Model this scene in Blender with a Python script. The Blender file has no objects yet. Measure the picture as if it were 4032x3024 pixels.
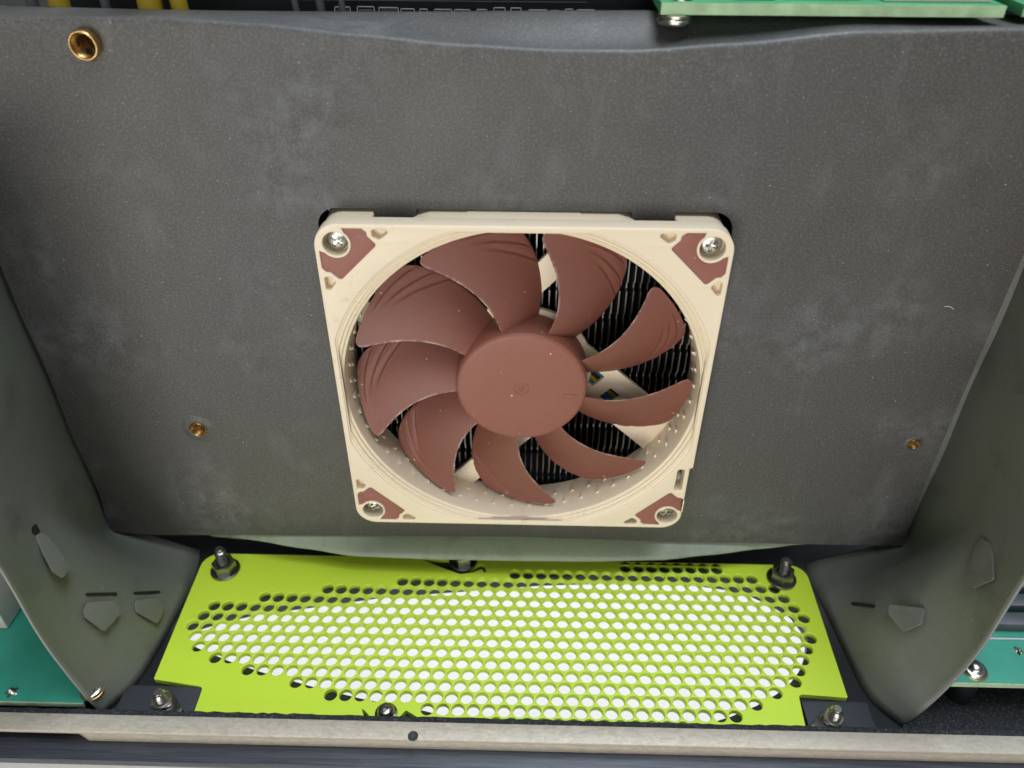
import bpy, bmesh, math, random
from mathutils import Vector, Matrix
random.seed(7)
S = bpy.context.scene
COL = S.collection
R = math.radians
MM = 0.001                     # everything below is written in millimetres

# ------------------------------------------------------------------ camera
cam_d = bpy.data.cameras.new('camera')
cam = bpy.data.objects.new('camera', cam_d); COL.objects.link(cam)
cam.location = (0.815 * MM, -159.364 * MM, 120.066 * MM)
cam.rotation_euler = (R(53.397), R(-0.221), R(1.311))
cam_d.sensor_width = 36.0
cam_d.lens = 3110.5 / 4032 * 36
cam_d.clip_start = 0.005
cam_d.clip_end = 30
cam_d.dof.use_dof = True
cam_d.dof.focus_distance = 0.195
cam_d.dof.aperture_fstop = 16.0
S.camera = cam

# ------------------------------------------------------------------ light
w = bpy.data.worlds.new('World'); S.world = w; w.use_nodes = True
bg = w.node_tree.nodes['Background']
bg.inputs[0].default_value = (0.93, 0.97, 1.0, 1)
bg.inputs[1].default_value = 0.08
def area(name, loc, target, sx, sy, power, col):
    d = bpy.data.lights.new(name, 'AREA'); d.shape = 'RECTANGLE'; d.size = sx; d.size_y = sy
    d.energy = power; d.color = col
    o = bpy.data.objects.new(name, d); COL.objects.link(o); o.location = loc
    o.rotation_euler = (Vector(target) - Vector(loc)).to_track_quat('-Z', 'Y').to_euler()
    return o
area('ceiling_light', (0.22, 0.36, 1.5), (0.05, 0.30, 0), 1.6, 0.50, 33, (0.82, 0.91, 1.0))
area('ceiling_panel_light', (-0.028, -0.401, 1.236), (0, 0, 0), 0.7, 0.5, 4.6, (0.95, 0.975, 1.0))
area('low_fill_light', (-0.299, -1.044, -0.172), (0, 0, 0), 0.5, 0.45, 6.0, (1.0, 0.96, 0.9))  # added low lamp, stands in for light off the bright desk
area('room_light', (0.0, -1.331, 0.433), (0, 0, 0), 1.2, 0.7, 5.6, (1.0, 0.97, 0.93))
area('rear_desk_fill_light', (0.0, 1.3, 0.8), (0, 0.28, -0.6), 1.2, 0.8, 12.5, (1.0, 0.97, 0.93))  # added lamp behind, brightens the desk seen through the vent holes

S.view_settings.view_transform = 'Standard'
S.view_settings.look = 'None'
S.view_settings.exposure = 0.0
S.view_settings.gamma = 1.0
S.view_settings.use_curve_mapping = False
S.cycles.max_bounces = 6
S.cycles.caustics_reflective = False
S.cycles.caustics_refractive = False
S.cycles.use_adaptive_sampling = True
S.cycles.adaptive_threshold = 0.02
S.cycles.use_denoising = True

# ------------------------------------------------------------------ materials
class NT:
    def __init__(s, name):
        s.m = bpy.data.materials.new(name); s.m.use_nodes = True
        s.t = s.m.node_tree; s.b = s.t.nodes['Principled BSDF']
        s.co = s.t.nodes.new('ShaderNodeTexCoord')
    def n(s, kind, **kw):
        nd = s.t.nodes.new(kind)
        for k, v in kw.items():
            if k in nd.inputs.keys(): nd.inputs[k].default_value = v
            else: setattr(nd, k, v)
        return nd
    def l(s, a, b): s.t.links.new(a, b)
    def noise(s, scale, detail=4, rough=0.55, dist=0.0, vec=None):
        nd = s.n('ShaderNodeTexNoise', Scale=scale, Detail=detail, Roughness=rough, Distortion=dist)
        s.l(vec if vec is not None else s.co.outputs['Object'], nd.inputs['Vector'])
        return nd.outputs['Fac']
    def ramp(s, fac, stops):
        r = s.n('ShaderNodeValToRGB'); e = r.color_ramp.elements
        while len(e) < len(stops): e.new(0.5)
        for el, (p, c) in zip(e, stops):
            el.position = p; el.color = (c[0], c[1], c[2], 1) if not isinstance(c, float) else (c, c, c, 1)
        s.l(fac, r.inputs[0]); return r.outputs[0]
    def mix(s, fac, a, b):
        m = s.n('ShaderNodeMix', data_type='RGBA')
        for src, i in ((fac, 0), (a, 6), (b, 7)):
            if isinstance(src, (int, float)): m.inputs[i].default_value = src
            elif isinstance(src, tuple): m.inputs[i].default_value = (*src, 1)
            else: s.l(src, m.inputs[i])
        return m.outputs[2]
    def math(s, op, a, b=0.0):
        m = s.n('ShaderNodeMath', operation=op)
        for i, src in ((0, a), (1, b)):
            if isinstance(src, (int, float)): m.inputs[i].default_value = src
            else: s.l(src, m.inputs[i])
        return m.outputs[0]
    def specks(s, scale, size):
        v = s.n('ShaderNodeTexVoronoi', Scale=scale); s.l(s.co.outputs['Object'], v.inputs['Vector'])
        sep = s.n('ShaderNodeSeparateColor'); s.l(v.outputs['Color'], sep.inputs[0])
        thr = s.math('MULTIPLY', s.math('POWER', sep.outputs[0], 6.0), size)
        return s.math('LESS_THAN', v.outputs['Distance'], thr)
    def bump(s, h, strength, dist):
        b = s.n('ShaderNodeBump', Strength=strength, Distance=dist)
        s.l(h, b.inputs['Height']); s.l(b.outputs[0], s.b.inputs['Normal'])
    def base(s, c):
        if isinstance(c, tuple): s.b.inputs['Base Color'].default_value = (*c, 1)
        else: s.l(c, s.b.inputs['Base Color'])
    def set(s, **kw):
        for k, v in kw.items():
            key = k.replace('_', ' ')
            if isinstance(v, (int, float)): s.b.inputs[key].default_value = v
            else: s.l(v, s.b.inputs[key])
        return s.m

def m_shroud(name, c1, c2, r0, r1):
    t = NT(name)
    tone = t.ramp(t.noise(14, 3), [(0.3, c1), (0.7, c2)])
    smudge = t.math('MULTIPLY', t.ramp(t.noise(30, 2, 0.5), [(0.50, 0.0), (0.64, 1.0)]), t.ramp(t.noise(170, 6, 0.72, 0.25), [(0.42, 0.0), (0.72, 0.62)]))
    c = t.mix(smudge, tone, (0.165, 0.170, 0.178))
    grime = t.ramp(t.noise(55, 4, 0.6, 0.3), [(0.30, 0.35), (0.45, 0.0)])
    c = t.mix(grime, c, (0.035, 0.033, 0.031))
    fine = t.ramp(t.noise(1900, 3, 0.7), [(0.46, 0.0), (0.74, 0.48)])
    c = t.mix(fine, c, (0.20, 0.195, 0.185))
    fib = t.n('ShaderNodeMapping'); t.l(t.co.outputs['Object'], fib.inputs[0]); fib.inputs['Scale'].default_value = (260, 900, 1400)
    fb = t.ramp(t.noise(1.0, 4, 0.7, 1.5, fib.outputs[0]), [(0.66, 0.0), (0.74, 0.30)])
    c = t.mix(fb, c, (0.24, 0.235, 0.225))
    st = t.n('ShaderNodeMapping'); t.l(t.co.outputs['Object'], st.inputs[0]); st.inputs['Scale'].default_value = (95, 60, 30); st.inputs['Rotation'].default_value = (0, 0.6, 0)
    streak = t.ramp(t.noise(1.0, 5, 0.6, 0.3, st.outputs[0]), [(0.58, 0.0), (0.74, 0.30)])
    c = t.mix(streak, c, (0.17, 0.17, 0.172))
    c = t.mix(t.specks(640, 0.085), c, (0.50, 0.48, 0.45))
    c = t.mix(t.specks(1500, 0.16), c, (0.34, 0.33, 0.31))
    t.base(c)
    t.bump(t.noise(3200, 2, 0.6), 0.16, 0.0002)
    return t.set(Roughness=t.ramp(t.noise(30, 4), [(0.3, r0), (0.7, r1)]))
def m_beige():
    t = NT('beige_plastic')
    c = t.mix(t.ramp(t.noise(60, 4), [(0.4, 0.0), (0.75, 0.35)]), (0.79, 0.68, 0.51), (0.73, 0.62, 0.475))
    dirt = t.ramp(t.noise(420, 5, 0.65, 0.5), [(0.57, 0.0), (0.72, 0.45)])
    area_ = t.ramp(t.noise(45, 3), [(0.48, 0.0), (0.66, 1.0)])
    c = t.mix(t.math('MULTIPLY', dirt, area_), c, (0.34, 0.27, 0.19))
    t.base(c); t.bump(t.noise(1500, 3), 0.08, 0.0002)
    return t.set(Roughness=0.48)
def m_brown(name, col, dusty):
    t = NT(name)
    c = t.mix(t.ramp(t.noise(90, 3), [(0.35, 0.0), (0.7, 0.5)]), col, tuple(x * 1.12 for x in col))
    grain = t.ramp(t.noise(2600, 2, 0.6), [(0.5, 0.0), (0.78, 0.30)])
    c = t.mix(grain, c, tuple(min(1, x * 1.6 + 0.012) for x in col))
    c = t.mix(t.specks(420, 0.13), c, (0.62, 0.50, 0.43))
    if dusty:
        a = t.n('ShaderNodeAttribute', attribute_name='dust')
        d = t.math('MULTIPLY', a.outputs['Fac'], t.ramp(t.noise(420, 5, 0.75), [(0.44, 0.0), (0.66, 0.85)]))
        c = t.mix(d, c, (0.60, 0.56, 0.52))
    t.base(c); t.bump(t.noise(2600, 2), 0.22, 0.0002)
    t.b.inputs['Specular IOR Level'].default_value = 0.45
    return t.set(Roughness=0.50)
def m_plain(name, col, rough, metal=0.0, var=0.0, vs=80, bump=0.0, bs=1500):
    t = NT(name)
    if var:
        t.base(t.mix(t.ramp(t.noise(vs, 5), [(0.35, 0.0), (0.68, 1.0)]), col, tuple(x * (1 - var) for x in col)))
    else: t.base(col)
    if bump: t.bump(t.noise(bs, 3), bump, 0.0003)
    return t.set(Roughness=rough, Metallic=metal)
def m_lime():
    t = NT('lime_powder_coat')
    t.base(t.mix(t.ramp(t.noise(25, 3), [(0.4, 0.0), (0.7, 0.4)]), (0.58, 0.78, 0.05), (0.54, 0.75, 0.045)))
    t.bump(t.noise(1200, 2), 0.10, 0.0002)
    return t.set(Roughness=0.38)
def m_felt():
    t = NT('black_felt')
    f = t.noise(1500, 5, 0.8, 1.0)
    t.base(t.ramp(f, [(0.38, (0.012, 0.013, 0.016)), (0.56, (0.055, 0.06, 0.068)), (0.70, (0.30, 0.31, 0.34))]))
    t.bump(f, 1.0, 0.0012)
    return t.set(Roughness=0.95)
def m_rail():
    t = NT('worn_plated_edge')
    mp = t.n('ShaderNodeMapping'); t.l(t.co.outputs['Object'], mp.inputs[0]); mp.inputs['Scale'].default_value = (420, 900, 900)
    f = t.noise(1.0, 6, 0.7, 1.0, mp.outputs[0])
    c = t.ramp(f, [(0.36, (0.40, 0.36, 0.29)), (0.52, (0.48, 0.435, 0.36)), (0.70, (0.60, 0.52, 0.385))])
    c = t.mix(t.ramp(t.noise(18, 3), [(0.5, 0.0), (0.75, 0.5)]), c, (0.42, 0.36, 0.31))
    t.base(c); t.bump(f, 0.3, 0.0003)
    return t.set(Roughness=0.55, Metallic=0.25)
def m_brushed():
    t = NT('brushed_black_aluminium')
    mp = t.n('ShaderNodeMapping'); t.l(t.co.outputs['Object'], mp.inputs[0]); mp.inputs['Scale'].default_value = (60, 4000, 4000)
    f = t.noise(1.0, 4, 0.7, 0.0, mp.outputs[0])
    t.base(t.ramp(f, [(0.35, (0.028, 0.032, 0.042)), (0.7, (0.085, 0.092, 0.108))])); t.bump(f, 0.2, 0.0002)
    return t.set(Roughness=0.42, Metallic=0.4)
def m_pcb(name, c1, c2):
    t = NT(name)
    c = t.mix(t.ramp(t.noise(70, 4), [(0.35, 0.0), (0.65, 1.0)]), c1, c2)
    t.base(c)
    t.b.inputs['Specular IOR Level'].default_value = 0.3
    return t.set(Roughness=0.5)
SHROUD = m_shroud('black_fibre_sheet', (0.066, 0.060, 0.052), (0.055, 0.057, 0.060), 0.48, 0.62)
FLAP = m_shroud('green_lit_fibre_sheet', (0.150, 0.158, 0.124), (0.140, 0.152, 0.132), 0.40, 0.52)  # olive tint painted in for lime light bounced onto the side walls
DUSTY_LIT = m_shroud('green_lit_dusty_sheet', (0.28, 0.34, 0.22), (0.26, 0.32, 0.23), 0.5, 0.6); BEIGE = m_beige()  # dusty flap, painted paler and greener for light bounced off the lime panel
BROWN = m_brown('shaded_brown_plastic', (0.190, 0.067, 0.047), True)  # same plastic as the hub, darkened for the shade over the blades
HUBM = m_brown('brown_hub_plastic', (0.242, 0.088, 0.061), False)
PAD = m_brown('brown_rubber', (0.26, 0.095, 0.072), False)
LIME = m_lime(); FELT = m_felt(); RAIL = m_rail(); BRUSHED = m_brushed()
CUT = m_plain('pale_cut_edge', (0.22, 0.225, 0.21), 0.55)
BLACK = m_plain('black_chassis_paint', (0.014, 0.016, 0.019), 0.45, 0, 0.3, 60, 0.15)
BRACKET = m_plain('dark_bracket_plastic', (0.030, 0.034, 0.042), 0.55, 0, 0.2, 60, 0.2)
STEEL = m_plain('zinc_steel', (0.66, 0.64, 0.58), 0.26, 1.0, 0.25, 500)
DSTEEL = m_plain('stainless_steel', (0.36, 0.355, 0.34), 0.26, 1.0, 0.3, 300)
BRASS = m_plain('brass', (0.66, 0.42, 0.16), 0.32, 1.0, 0.3, 300)
DARKHOLE = m_plain('dark_bore_brass', (0.10, 0.055, 0.02), 0.6, 0.6)  # dark brass for the disc closing each insert bore
FIN = m_plain('fin_aluminium', (0.42, 0.42, 0.41), 0.34, 1.0, 0.15, 200)
FINB = m_plain('heatsink_base_black', (0.02, 0.02, 0.02), 0.5)
PCBL = m_pcb('teal_solder_mask', (0.034, 0.30, 0.215), (0.025, 0.25, 0.175))
PCBE = m_plain('pcb_cut_edge', (0.42, 0.56, 0.36), 0.6, 0, 0.3, 300)
PCBT = m_pcb('green_solder_mask', (0.06, 0.32, 0.13), (0.05, 0.25, 0.10))
PCBTE = m_plain('green_pcb_edge', (0.36, 0.54, 0.31), 0.55, 0, 0.35, 200)
PCBK = m_plain('black_solder_mask', (0.008, 0.009, 0.012), 0.35)
SILK = m_plain('white_silkscreen', (0.50, 0.51, 0.52), 0.6)
CHIP = m_plain('grey_component', (0.075, 0.085, 0.10), 0.5, 0, 0.3, 200)
PALE = m_plain('pale_connector_plastic', (0.62, 0.62, 0.58), 0.5, 0, 0.15, 60)
DESK = m_plain('white_desk_laminate', (0.80, 0.775, 0.735), 0.5, 0, 0.04, 10)
GREYP = m_plain('grey_lower_trim', (0.40, 0.40, 0.39), 0.5)
YEL = m_plain('yellow_wire', (0.40, 0.29, 0.02), 0.45)
BLU = m_plain('blue_wire', (0.02, 0.09, 0.42), 0.45)
GRN = m_plain('teal_wire', (0.01, 0.16, 0.14), 0.45)
BLK = m_plain('black_wire', (0.012, 0.012, 0.012), 0.45)
GREYW = m_plain('grey_wire', (0.09, 0.095, 0.11), 0.5)

# ------------------------------------------------------------------ mesh helpers
def new_obj(name, me, parent=None):
    o = bpy.data.objects.new(name, me); COL.objects.link(o)
    if parent is not None: o.parent = parent
    return o
def root_off(o):
    v = Vector((0, 0, 0))
    while o is not None: v += o.location; o = o.parent
    return v
def finish(bm, name, mat, parent=None, smooth=30):
    """bm is in world millimetres; becomes one mesh object below parent"""
    off = root_off(parent)
    for v in bm.verts: v.co = v.co * MM - off
    bmesh.ops.recalc_face_normals(bm, faces=bm.faces)
    me = bpy.data.meshes.new(name); bm.to_mesh(me); bm.free()
    me.materials.append(mat)
    if smooth:
        me.shade_smooth(); me.set_sharp_from_angle(angle=R(smooth))
    return new_obj(name, me, parent)
def thing(name, label, cat, base, group=None):
    o = new_obj(name, None); o.location = Vector(base) * MM; o.empty_display_size = 0.01
    o['label'] = label; o['category'] = cat
    if group: o['group'] = group
    return o
def tag(o, label, cat=None, kind=None, group=None):
    o['label'] = label
    if cat: o['category'] = cat
    if kind: o['kind'] = kind
    if group: o['group'] = group
    return o
def box(bm, x0, x1, y0, y1, z0, z1):
    vs = [bm.verts.new((x, y, z)) for x in (x0, x1) for y in (y0, y1) for z in (z0, z1)]
    for f in ((0, 1, 3, 2), (4, 6, 7, 5), (0, 4, 5, 1), (2, 3, 7, 6), (0, 2, 6, 4), (1, 5, 7, 3)):
        bm.faces.new([vs[i] for i in f])
def bev(bm, wdt, seg=2):
    bmesh.ops.bevel(bm, geom=bm.edges[:], offset=wdt, segments=seg, affect='EDGES', profile=0.5)
def lathe(bm, prof, n, axis='z', at=(0, 0, 0), clip=None):
    """prof: list of (radius, height); axis 'z' up, 'y' = height runs along +y"""
    rings = []
    for r, h in prof:
        ring = []
        if r < 1e-6:
            p = (0, 0, h)
            ring = [p]
        else:
            for i in range(n):
                a = 2 * math.pi * i / n
                rr = r if clip is None else min(r, clip / max(abs(math.cos(a)), abs(math.sin(a))))
                ring.append((rr * math.cos(a), rr * math.sin(a), h))
        rings.append([bm.verts.new((p[0] + at[0], p[1] + at[1], p[2] + at[2]) if axis == 'z' else
                                   (p[0] + at[0], p[2] + at[1], p[1] + at[2])) for p in ring])
    for A, B in zip(rings, rings[1:]):
        for i in range(n):
            j = (i + 1) % n
            if len(A) == 1 and len(B) == 1: continue
            if len(A) == 1: bm.faces.new((A[0], B[i], B[j]))
            elif len(B) == 1: bm.faces.new((A[i], A[j], B[0]))
            else: bm.faces.new((A[i], A[j], B[j], B[i]))
def tube(bm, pts, r, n=10):
    rings = []
    for k, p in enumerate(pts):
        p = Vector(p); d = (Vector(pts[min(k + 1, len(pts) - 1)]) - Vector(pts[max(k - 1, 0)])).normalized()
        u = d.orthogonal().normalized(); v = d.cross(u)
        rings.append([bm.verts.new(p + r * (math.cos(2 * math.pi * i / n) * u + math.sin(2 * math.pi * i / n) * v)) for i in range(n)])
    for A, B in zip(rings, rings[1:]):
        for i in range(n):
            bm.faces.new((A[i], A[(i + 1) % n], B[(i + 1) % n], B[i]))
    bm.faces.new(rings[0]); bm.faces.new(rings[-1][::-1])
def fill2d(loops, h0, h1, bevel=0.0, res=2, plane='xy'):
    """flat outline(s) with holes, filled and given thickness h0..h1; returns a bmesh in mm.
    plane 'xy': outline in x,y, height along z; 'xz': outline in x,z, height towards -y"""
    cu = bpy.data.curves.new('outline', 'CURVE'); cu.dimensions = '2D'; cu.fill_mode = 'BOTH'
    for lp in loops:
        sp = cu.splines.new('POLY'); sp.points.add(len(lp) - 1); sp.use_cyclic_u = True
        for p, q in zip(sp.points, lp): p.co = (q[0], q[1], 0, 1)
    half = (h1 - h0) / 2
    cu.extrude = max(half - bevel, 0); cu.bevel_depth = bevel; cu.bevel_resolution = res; cu.offset = -bevel
    o = bpy.data.objects.new('outline', cu); COL.objects.link(o)
    dg = bpy.context.evaluated_depsgraph_get(); dg.update()
    me = bpy.data.meshes.new_from_object(o.evaluated_get(dg))
    bm = bmesh.new(); bm.from_mesh(me)
    bpy.data.objects.remove(o); bpy.data.curves.remove(cu); bpy.data.meshes.remove(me)
    bmesh.ops.remove_doubles(bm, verts=bm.verts, dist=1e-4)
    mid = (h0 + h1) / 2
    for v in bm.verts:
        x, y, z = v.co; z += mid
        v.co = (x, y, z) if plane == 'xy' else (x, -z, y)
    return bm
def merge(dst, src):
    me = bpy.data.meshes.new('tmp'); src.to_mesh(me); src.free(); dst.from_mesh(me); bpy.data.meshes.remove(me)
def circle(cx, cy, r, n=32, a0=0.0, a1=2 * math.pi):
    full = abs(a1 - a0 - 2 * math.pi) < 1e-6
    return [(cx + r * math.cos(a0 + (a1 - a0) * i / (n if full else n - 1)), cy + r * math.sin(a0 + (a1 - a0) * i / (n if full else n - 1))) for i in range(n)]
def rounded(poly, r, n=6):
    """round the corners of a polygon; r one radius or a list"""
    out = []; N = len(poly)
    for i in range(N):
        P = Vector(poly[i]); A = Vector(poly[i - 1]); B = Vector(poly[(i + 1) % N])
        rr = r[i] if isinstance(r, (list, tuple)) else r
        a = (A - P).normalized(); b = (B - P).normalized()
        ang = a.angle(b)
        if rr <= 0 or ang > math.pi - 0.02: out.append(tuple(P)); continue
        d = min(rr / math.tan(ang / 2), (A - P).length * 0.48, (B - P).length * 0.48)
        rr2 = d * math.tan(ang / 2)
        c = P + (a + b).normalized() * (rr2 / math.sin(ang / 2))
        s = P + a * d - c; e = P + b * d - c
        a_s = math.atan2(s.y, s.x); a_e = math.atan2(e.y, e.x)
        da = (a_e - a_s + math.pi) % (2 * math.pi) - math.pi
        for k in range(n + 1):
            t = a_s + da * k / n
            out.append((c.x + rr2 * math.cos(t), c.y + rr2 * math.sin(t)))
    return out
def rsq(h, r, cx=0, cy=0, n=8):
    return rounded([(cx - h, cy - h), (cx + h, cy - h), (cx + h, cy + h), (cx - h, cy + h)], r, n)
def ss(t):
    t = max(0.0, min(1.0, t)); return t * t * (3 - 2 * t)
def lerp_tab(x, tab):
    if x <= tab[0][0]: return tab[0][1]
    for (a, b), (c, d) in zip(tab, tab[1:]):
        if x <= c:
            t = (x - a) / (c - a); t = t * t * (3 - 2 * t) * 0.5 + t * 0.5
            return b + (d - b) * t
    return tab[-1][1]

# ================================================================== SETTING
bm = bmesh.new(); g = 3000
for x, y in ((-g, -g), (g, -g), (g, g), (-g, g)): bm.verts.new((x, y, -620))
bm.faces.new(bm.verts[:])
tag(finish(bm, 'desk', DESK, None, 0), 'white desk top under and in front of the computer chassis', None, 'structure')

FZ = -72.3                      # top of the chassis floor
OPEN = [(-96.6, -21.5), (-95.2, -19.6), (-88.0, -16.4), (-77.9, -13.0), (-59.6, -9.5), (-41.6, -5.8), (-11.2, -2.1), (7.0, 0.1), (27.1, 1.4), (43.2, 1.7), (55.3, 1.2), (63.3, 0.0), (71.3, -2.6), (76.5, -5.9), (81.0, -9.9), (83.0, -14.9), (82.6, -20.4), (81.4, -23.6), (79.6, -27.2), (77.3, -30.6), (74.2, -34.0), (69.4, -37.6), (63.4, -41.0), (55.9, -44.3), (44.8, -48.0), (30, -50.5), (9.6, -50.5), (-14.2, -47.2), (-23.7, -44.7), (-41.5, -41.5), (-55.7, -38.2), (-70.0, -34.3), (-79.2, -31.4), (-90.0, -27.2), (-95.6, -24.0)]
bm = fill2d([rounded([(-235, -53), (235, -53), (235, 75), (-235, 75)], 2), rounded(OPEN, 3, 2)], FZ - 4, FZ, 0.25, 1)
floor_o = tag(finish(bm, 'chassis_floor', BLACK, None, 30), 'black painted chassis floor around the green vent panel', None, 'structure')

# rail along the open edge of the case
rail = thing('chassis_rail', 'worn pale plated edge rail running along the bottom of the case opening', 'rail', (0, -54, -76))
bm = bmesh.new(); box(bm, -235, 235, -56.1, -51.4, -67.3, -66.0); bev(bm, 0.3)
finish(bm, 'plated_edge', RAIL, rail)
bm = fill2d([[(-113, -53.0), (-107, -55.95), (235, -55.95), (235, -53.0)]], -70.66, -67.25, 0.1, 1)
finish(bm, 'rail_web', RAIL, rail)
bm = fill2d([[(-235, -60.8), (235, -60.8), (235, -53.2), (-235, -53.2)]], -73.2, -70.7, 0.3, 2)
finish(bm, 'brushed_flange', BRUSHED, rail)
bm = bmesh.new(); box(bm, -235, 235, -60.2, -56.0, -79.0, -73.4); bev(bm, 0.3)
finish(bm, 'lower_trim', GREYP, rail)
bm = bmesh.new(); lathe(bm, [(0, 0.25), (0.7, 0.25), (0.95, 0.05), (1.25, 0.1), (1.35, -0.1)], 24, 'z', (-25.3, -55.2, -65.98))
finish(bm, 'dark_rivet', BRACKET, rail)
bm = bmesh.new(); lathe(bm, [(0, 0.2), (0.4, 0.2), (0.55, 0), (0.75, 0.05), (0.8, -0.1)], 16, 'z', (-37.0, -54.9, -65.98))

bm.free()
felt = thing('felt_strip', 'black felt strip lining the inside of the pale edge rail', 'felt strip', (0, -50, FZ))
bm = bmesh.new()
nx = 300
prev = None
for i in range(nx + 1):
    x = -235 + 470 * i / nx
    j = random.uniform(-0.18, 0.18); k = random.uniform(-0.22, 0.22)
    ring = [bm.verts.new((x, -51.38, -72.2)), bm.verts.new((x, -51.38, -66.35 + k)), bm.verts.new((x, -50.6 + j * 0.3, -66.15 + k)),
            bm.verts.new((x, -49.75 + j, -66.6 + k * 0.5)), bm.verts.new((x, -49.55 + j, -68)), bm.verts.new((x, -49.5, -72.2))]
    if prev:
        for a in range(5): bm.faces.new((prev[a], ring[a], ring[a + 1], prev[a + 1]))
    prev = ring
finish(bm, 'pile', FELT, felt, 60)
# felt lining on the floor right of the duct
bm = fill2d([rounded([(99, -49.3), (235, -49.3), (235, -25), (104, -25)], 1)], FZ + 0.1, FZ + 1.0, 0.2, 1)
tag(finish(bm, 'felt_lining', FELT, None, 30), 'black felt lining on the floor below the right green board', 'felt lining')

# ================================================================== VENT PANEL
P = 4.003
ROWS = {0: (22.5, 29.5), 1: (14, 32), 2: (5.5, 33.5), 3: (0, 34), 4: (-4.5, 34.5), 5: (-8, 35), 6: (-8.5, 34.5), 7: (-9, 35), 8: (-8.5, 34.5),
        9: (-8, 34), 10: (-6.5, 33.5), 11: (-4, 33), 12: (-0.5, 31.5), 13: (2, 30), 14: (8.5, 28.5), 15: (13, 25)}
vent = thing('vent_panel', 'lime green perforated vent panel on the chassis floor below the fan', 'vent panel', (-5, -20, FZ))
outline = rounded([(-83.4, -52.5), (-83.6, -40.3), (-97.6, -38.4), (-98.3, 5.7), (88.4, 5.7), (87.6, -39.2), (74.8, -38.4), (73.8, -52.5)],
                  [0.5, 1.2, 0.4, 5, 5, 0.4, 1.2, 0.5], 6)
loops = [outline]
cells = []
for j, (a, b) in ROWS.items():
    for i in range(int(round(b - a)) + 1):
        cells.append((-57.202 + (a + i) * P, 3.397 - j * P * 0.8660254))
# the perforated field is made of six-sided cells, each with a round hole; its rim is the field's outline
HR = P / math.sqrt(3)
edges = {}
for cx, cy in cells:
    cs_ = [(cx + HR * math.sin(R(60 * k)), cy + HR * math.cos(R(60 * k))) for k in range(6)]
    ks = [(round(x, 1), round(y, 1)) for x, y in cs_]
    for k in range(6):
        e = (ks[k], ks[(k + 1) % 6])
        if (e[1], e[0]) in edges: del edges[(e[1], e[0])]
        else: edges[e] = (cs_[k], cs_[(k + 1) % 6])
nxt = {e[0]: (e[1], v[0]) for e, v in edges.items()}
while nxt:
    st_ = next(iter(nxt)); cur = st_; lp = []
    while cur in nxt:
        n_, pt_ = nxt.pop(cur); lp.append(pt_); cur = n_
    loops.append(lp)
loops.append(rounded([(-31.0, 5.2), (-23.8, 1.9), (-17.9, -0.5), (-14.2, 0.2), (-11.4, 1.8), (-10.6, 0.2), (-10.0, 0.5), (-10.6, 3.2), (-11.9, 3.7), (-15.1, 1.4), (-18.2, 1.3), (-20.9, 3.0), (-21.6, 5.2)], 0.5, 3))
loops.append(rounded([(-28.6, -45.6), (-24.6, -48.0), (-23.6, -49.8), (-30.5, -49.5), (-30.2, -47.6)], 0.4, 3))
loops.append(rounded([(-40.3, -45.4), (-39.6, -45.8), (-38.0, -47.2), (-38.6, -48.2), (-39.6, -47.0)], 0.2, 2))
bm = fill2d(loops, FZ + 0.05, -70.7, 0.0, 0)
HOLE = 1.68; PT = -70.7
for cx, cy in cells:
    rings = []
    for rr_, zz_ in ((HOLE + 0.24, PT), (HOLE + 0.15, PT - 0.035), (HOLE + 0.05, PT - 0.12), (HOLE, PT - 0.26), (HOLE, PT - 1.55)):
        rings.append([bm.verts.new((cx + rr_ * math.sin(R(15 * k)), cy + rr_ * math.cos(R(15 * k)), zz_)) for k in range(24)])
    cr = [bm.verts.new((cx + HR * math.sin(R(60 * k)), cy + HR * math.cos(R(60 * k)), PT)) for k in range(6)]
    for k in range(6):
        bm.faces.new([cr[k], cr[(k + 1) % 6]] + [rings[0][(4 * k + 4 - q_) % 24] for q_ in range(5)])
    for A, B in zip(rings, rings[1:]):
        for k in range(24): bm.faces.new((A[k], A[(k + 1) % 24], B[(k + 1) % 24], B[k]))
bmesh.ops.remove_doubles(bm, verts=bm.verts, dist=0.02)
finish(bm, 'perforated_plate', LIME, vent, 40)
def stud(x, y, top, nut=True, mirror=1):
    s = bmesh.new()
    z0 = -70.65
    lathe(s, [(4.4, 0), (4.4, 0.55), (4.15, 0.75), (1.9, 0.75)], 32, 'z', (x, y, z0))
    wo = finish(s, 'stud_washer', DSTEEL, vent)
    s = bmesh.new(); h = 3.0
    hexa = [(x + 3.55 * math.cos(R(60 * k + 12)), y + 3.55 * math.sin(R(60 * k + 12))) for k in range(6)]
    s = fill2d([hexa, circle(x, y, 1.75, 20)], z0 + 0.75, z0 + 0.75 + h, 0.3, 2)
    finish(s, 'nut', DSTEEL, wo)
    s = bmesh.new(); prof = []; z = 0.8
    while z < top - z0 - 1.0:
        prof += [(1.5, z), (1.68, z + 0.18)]; z += 0.36
    prof = [(1.5, 0.7)] + prof + [(1.35, top - z0 - 0.9), (1.2, top - z0 - 0.6), (1.2, top - z0 - 0.15), (1.0, top - z0), (0, top - z0)]
    lathe(s, prof, 20, 'z', (x, y, z0))
    finish(s, 'bolt', DSTEEL, wo)
for sx, sy, st in ((-90.0, -0.8, -61.0), (79.9, 0.2, -62.0), (-17.4, 4.6, -66.6)): stud(sx, sy, st)
bm = bmesh.new(); lathe(bm, [(2.9, 0), (2.9, 0.5), (2.2, 0.7), (2.25, 1.3), (2.0, 2.0), (1.4, 2.5), (0.75, 2.6), (0.7, 1.6), (0, 1.6)], 32, 'z', (-33.6, -46.8, -70.65))
finish(bm, 'button_screw', DSTEEL, vent, 40)

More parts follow.
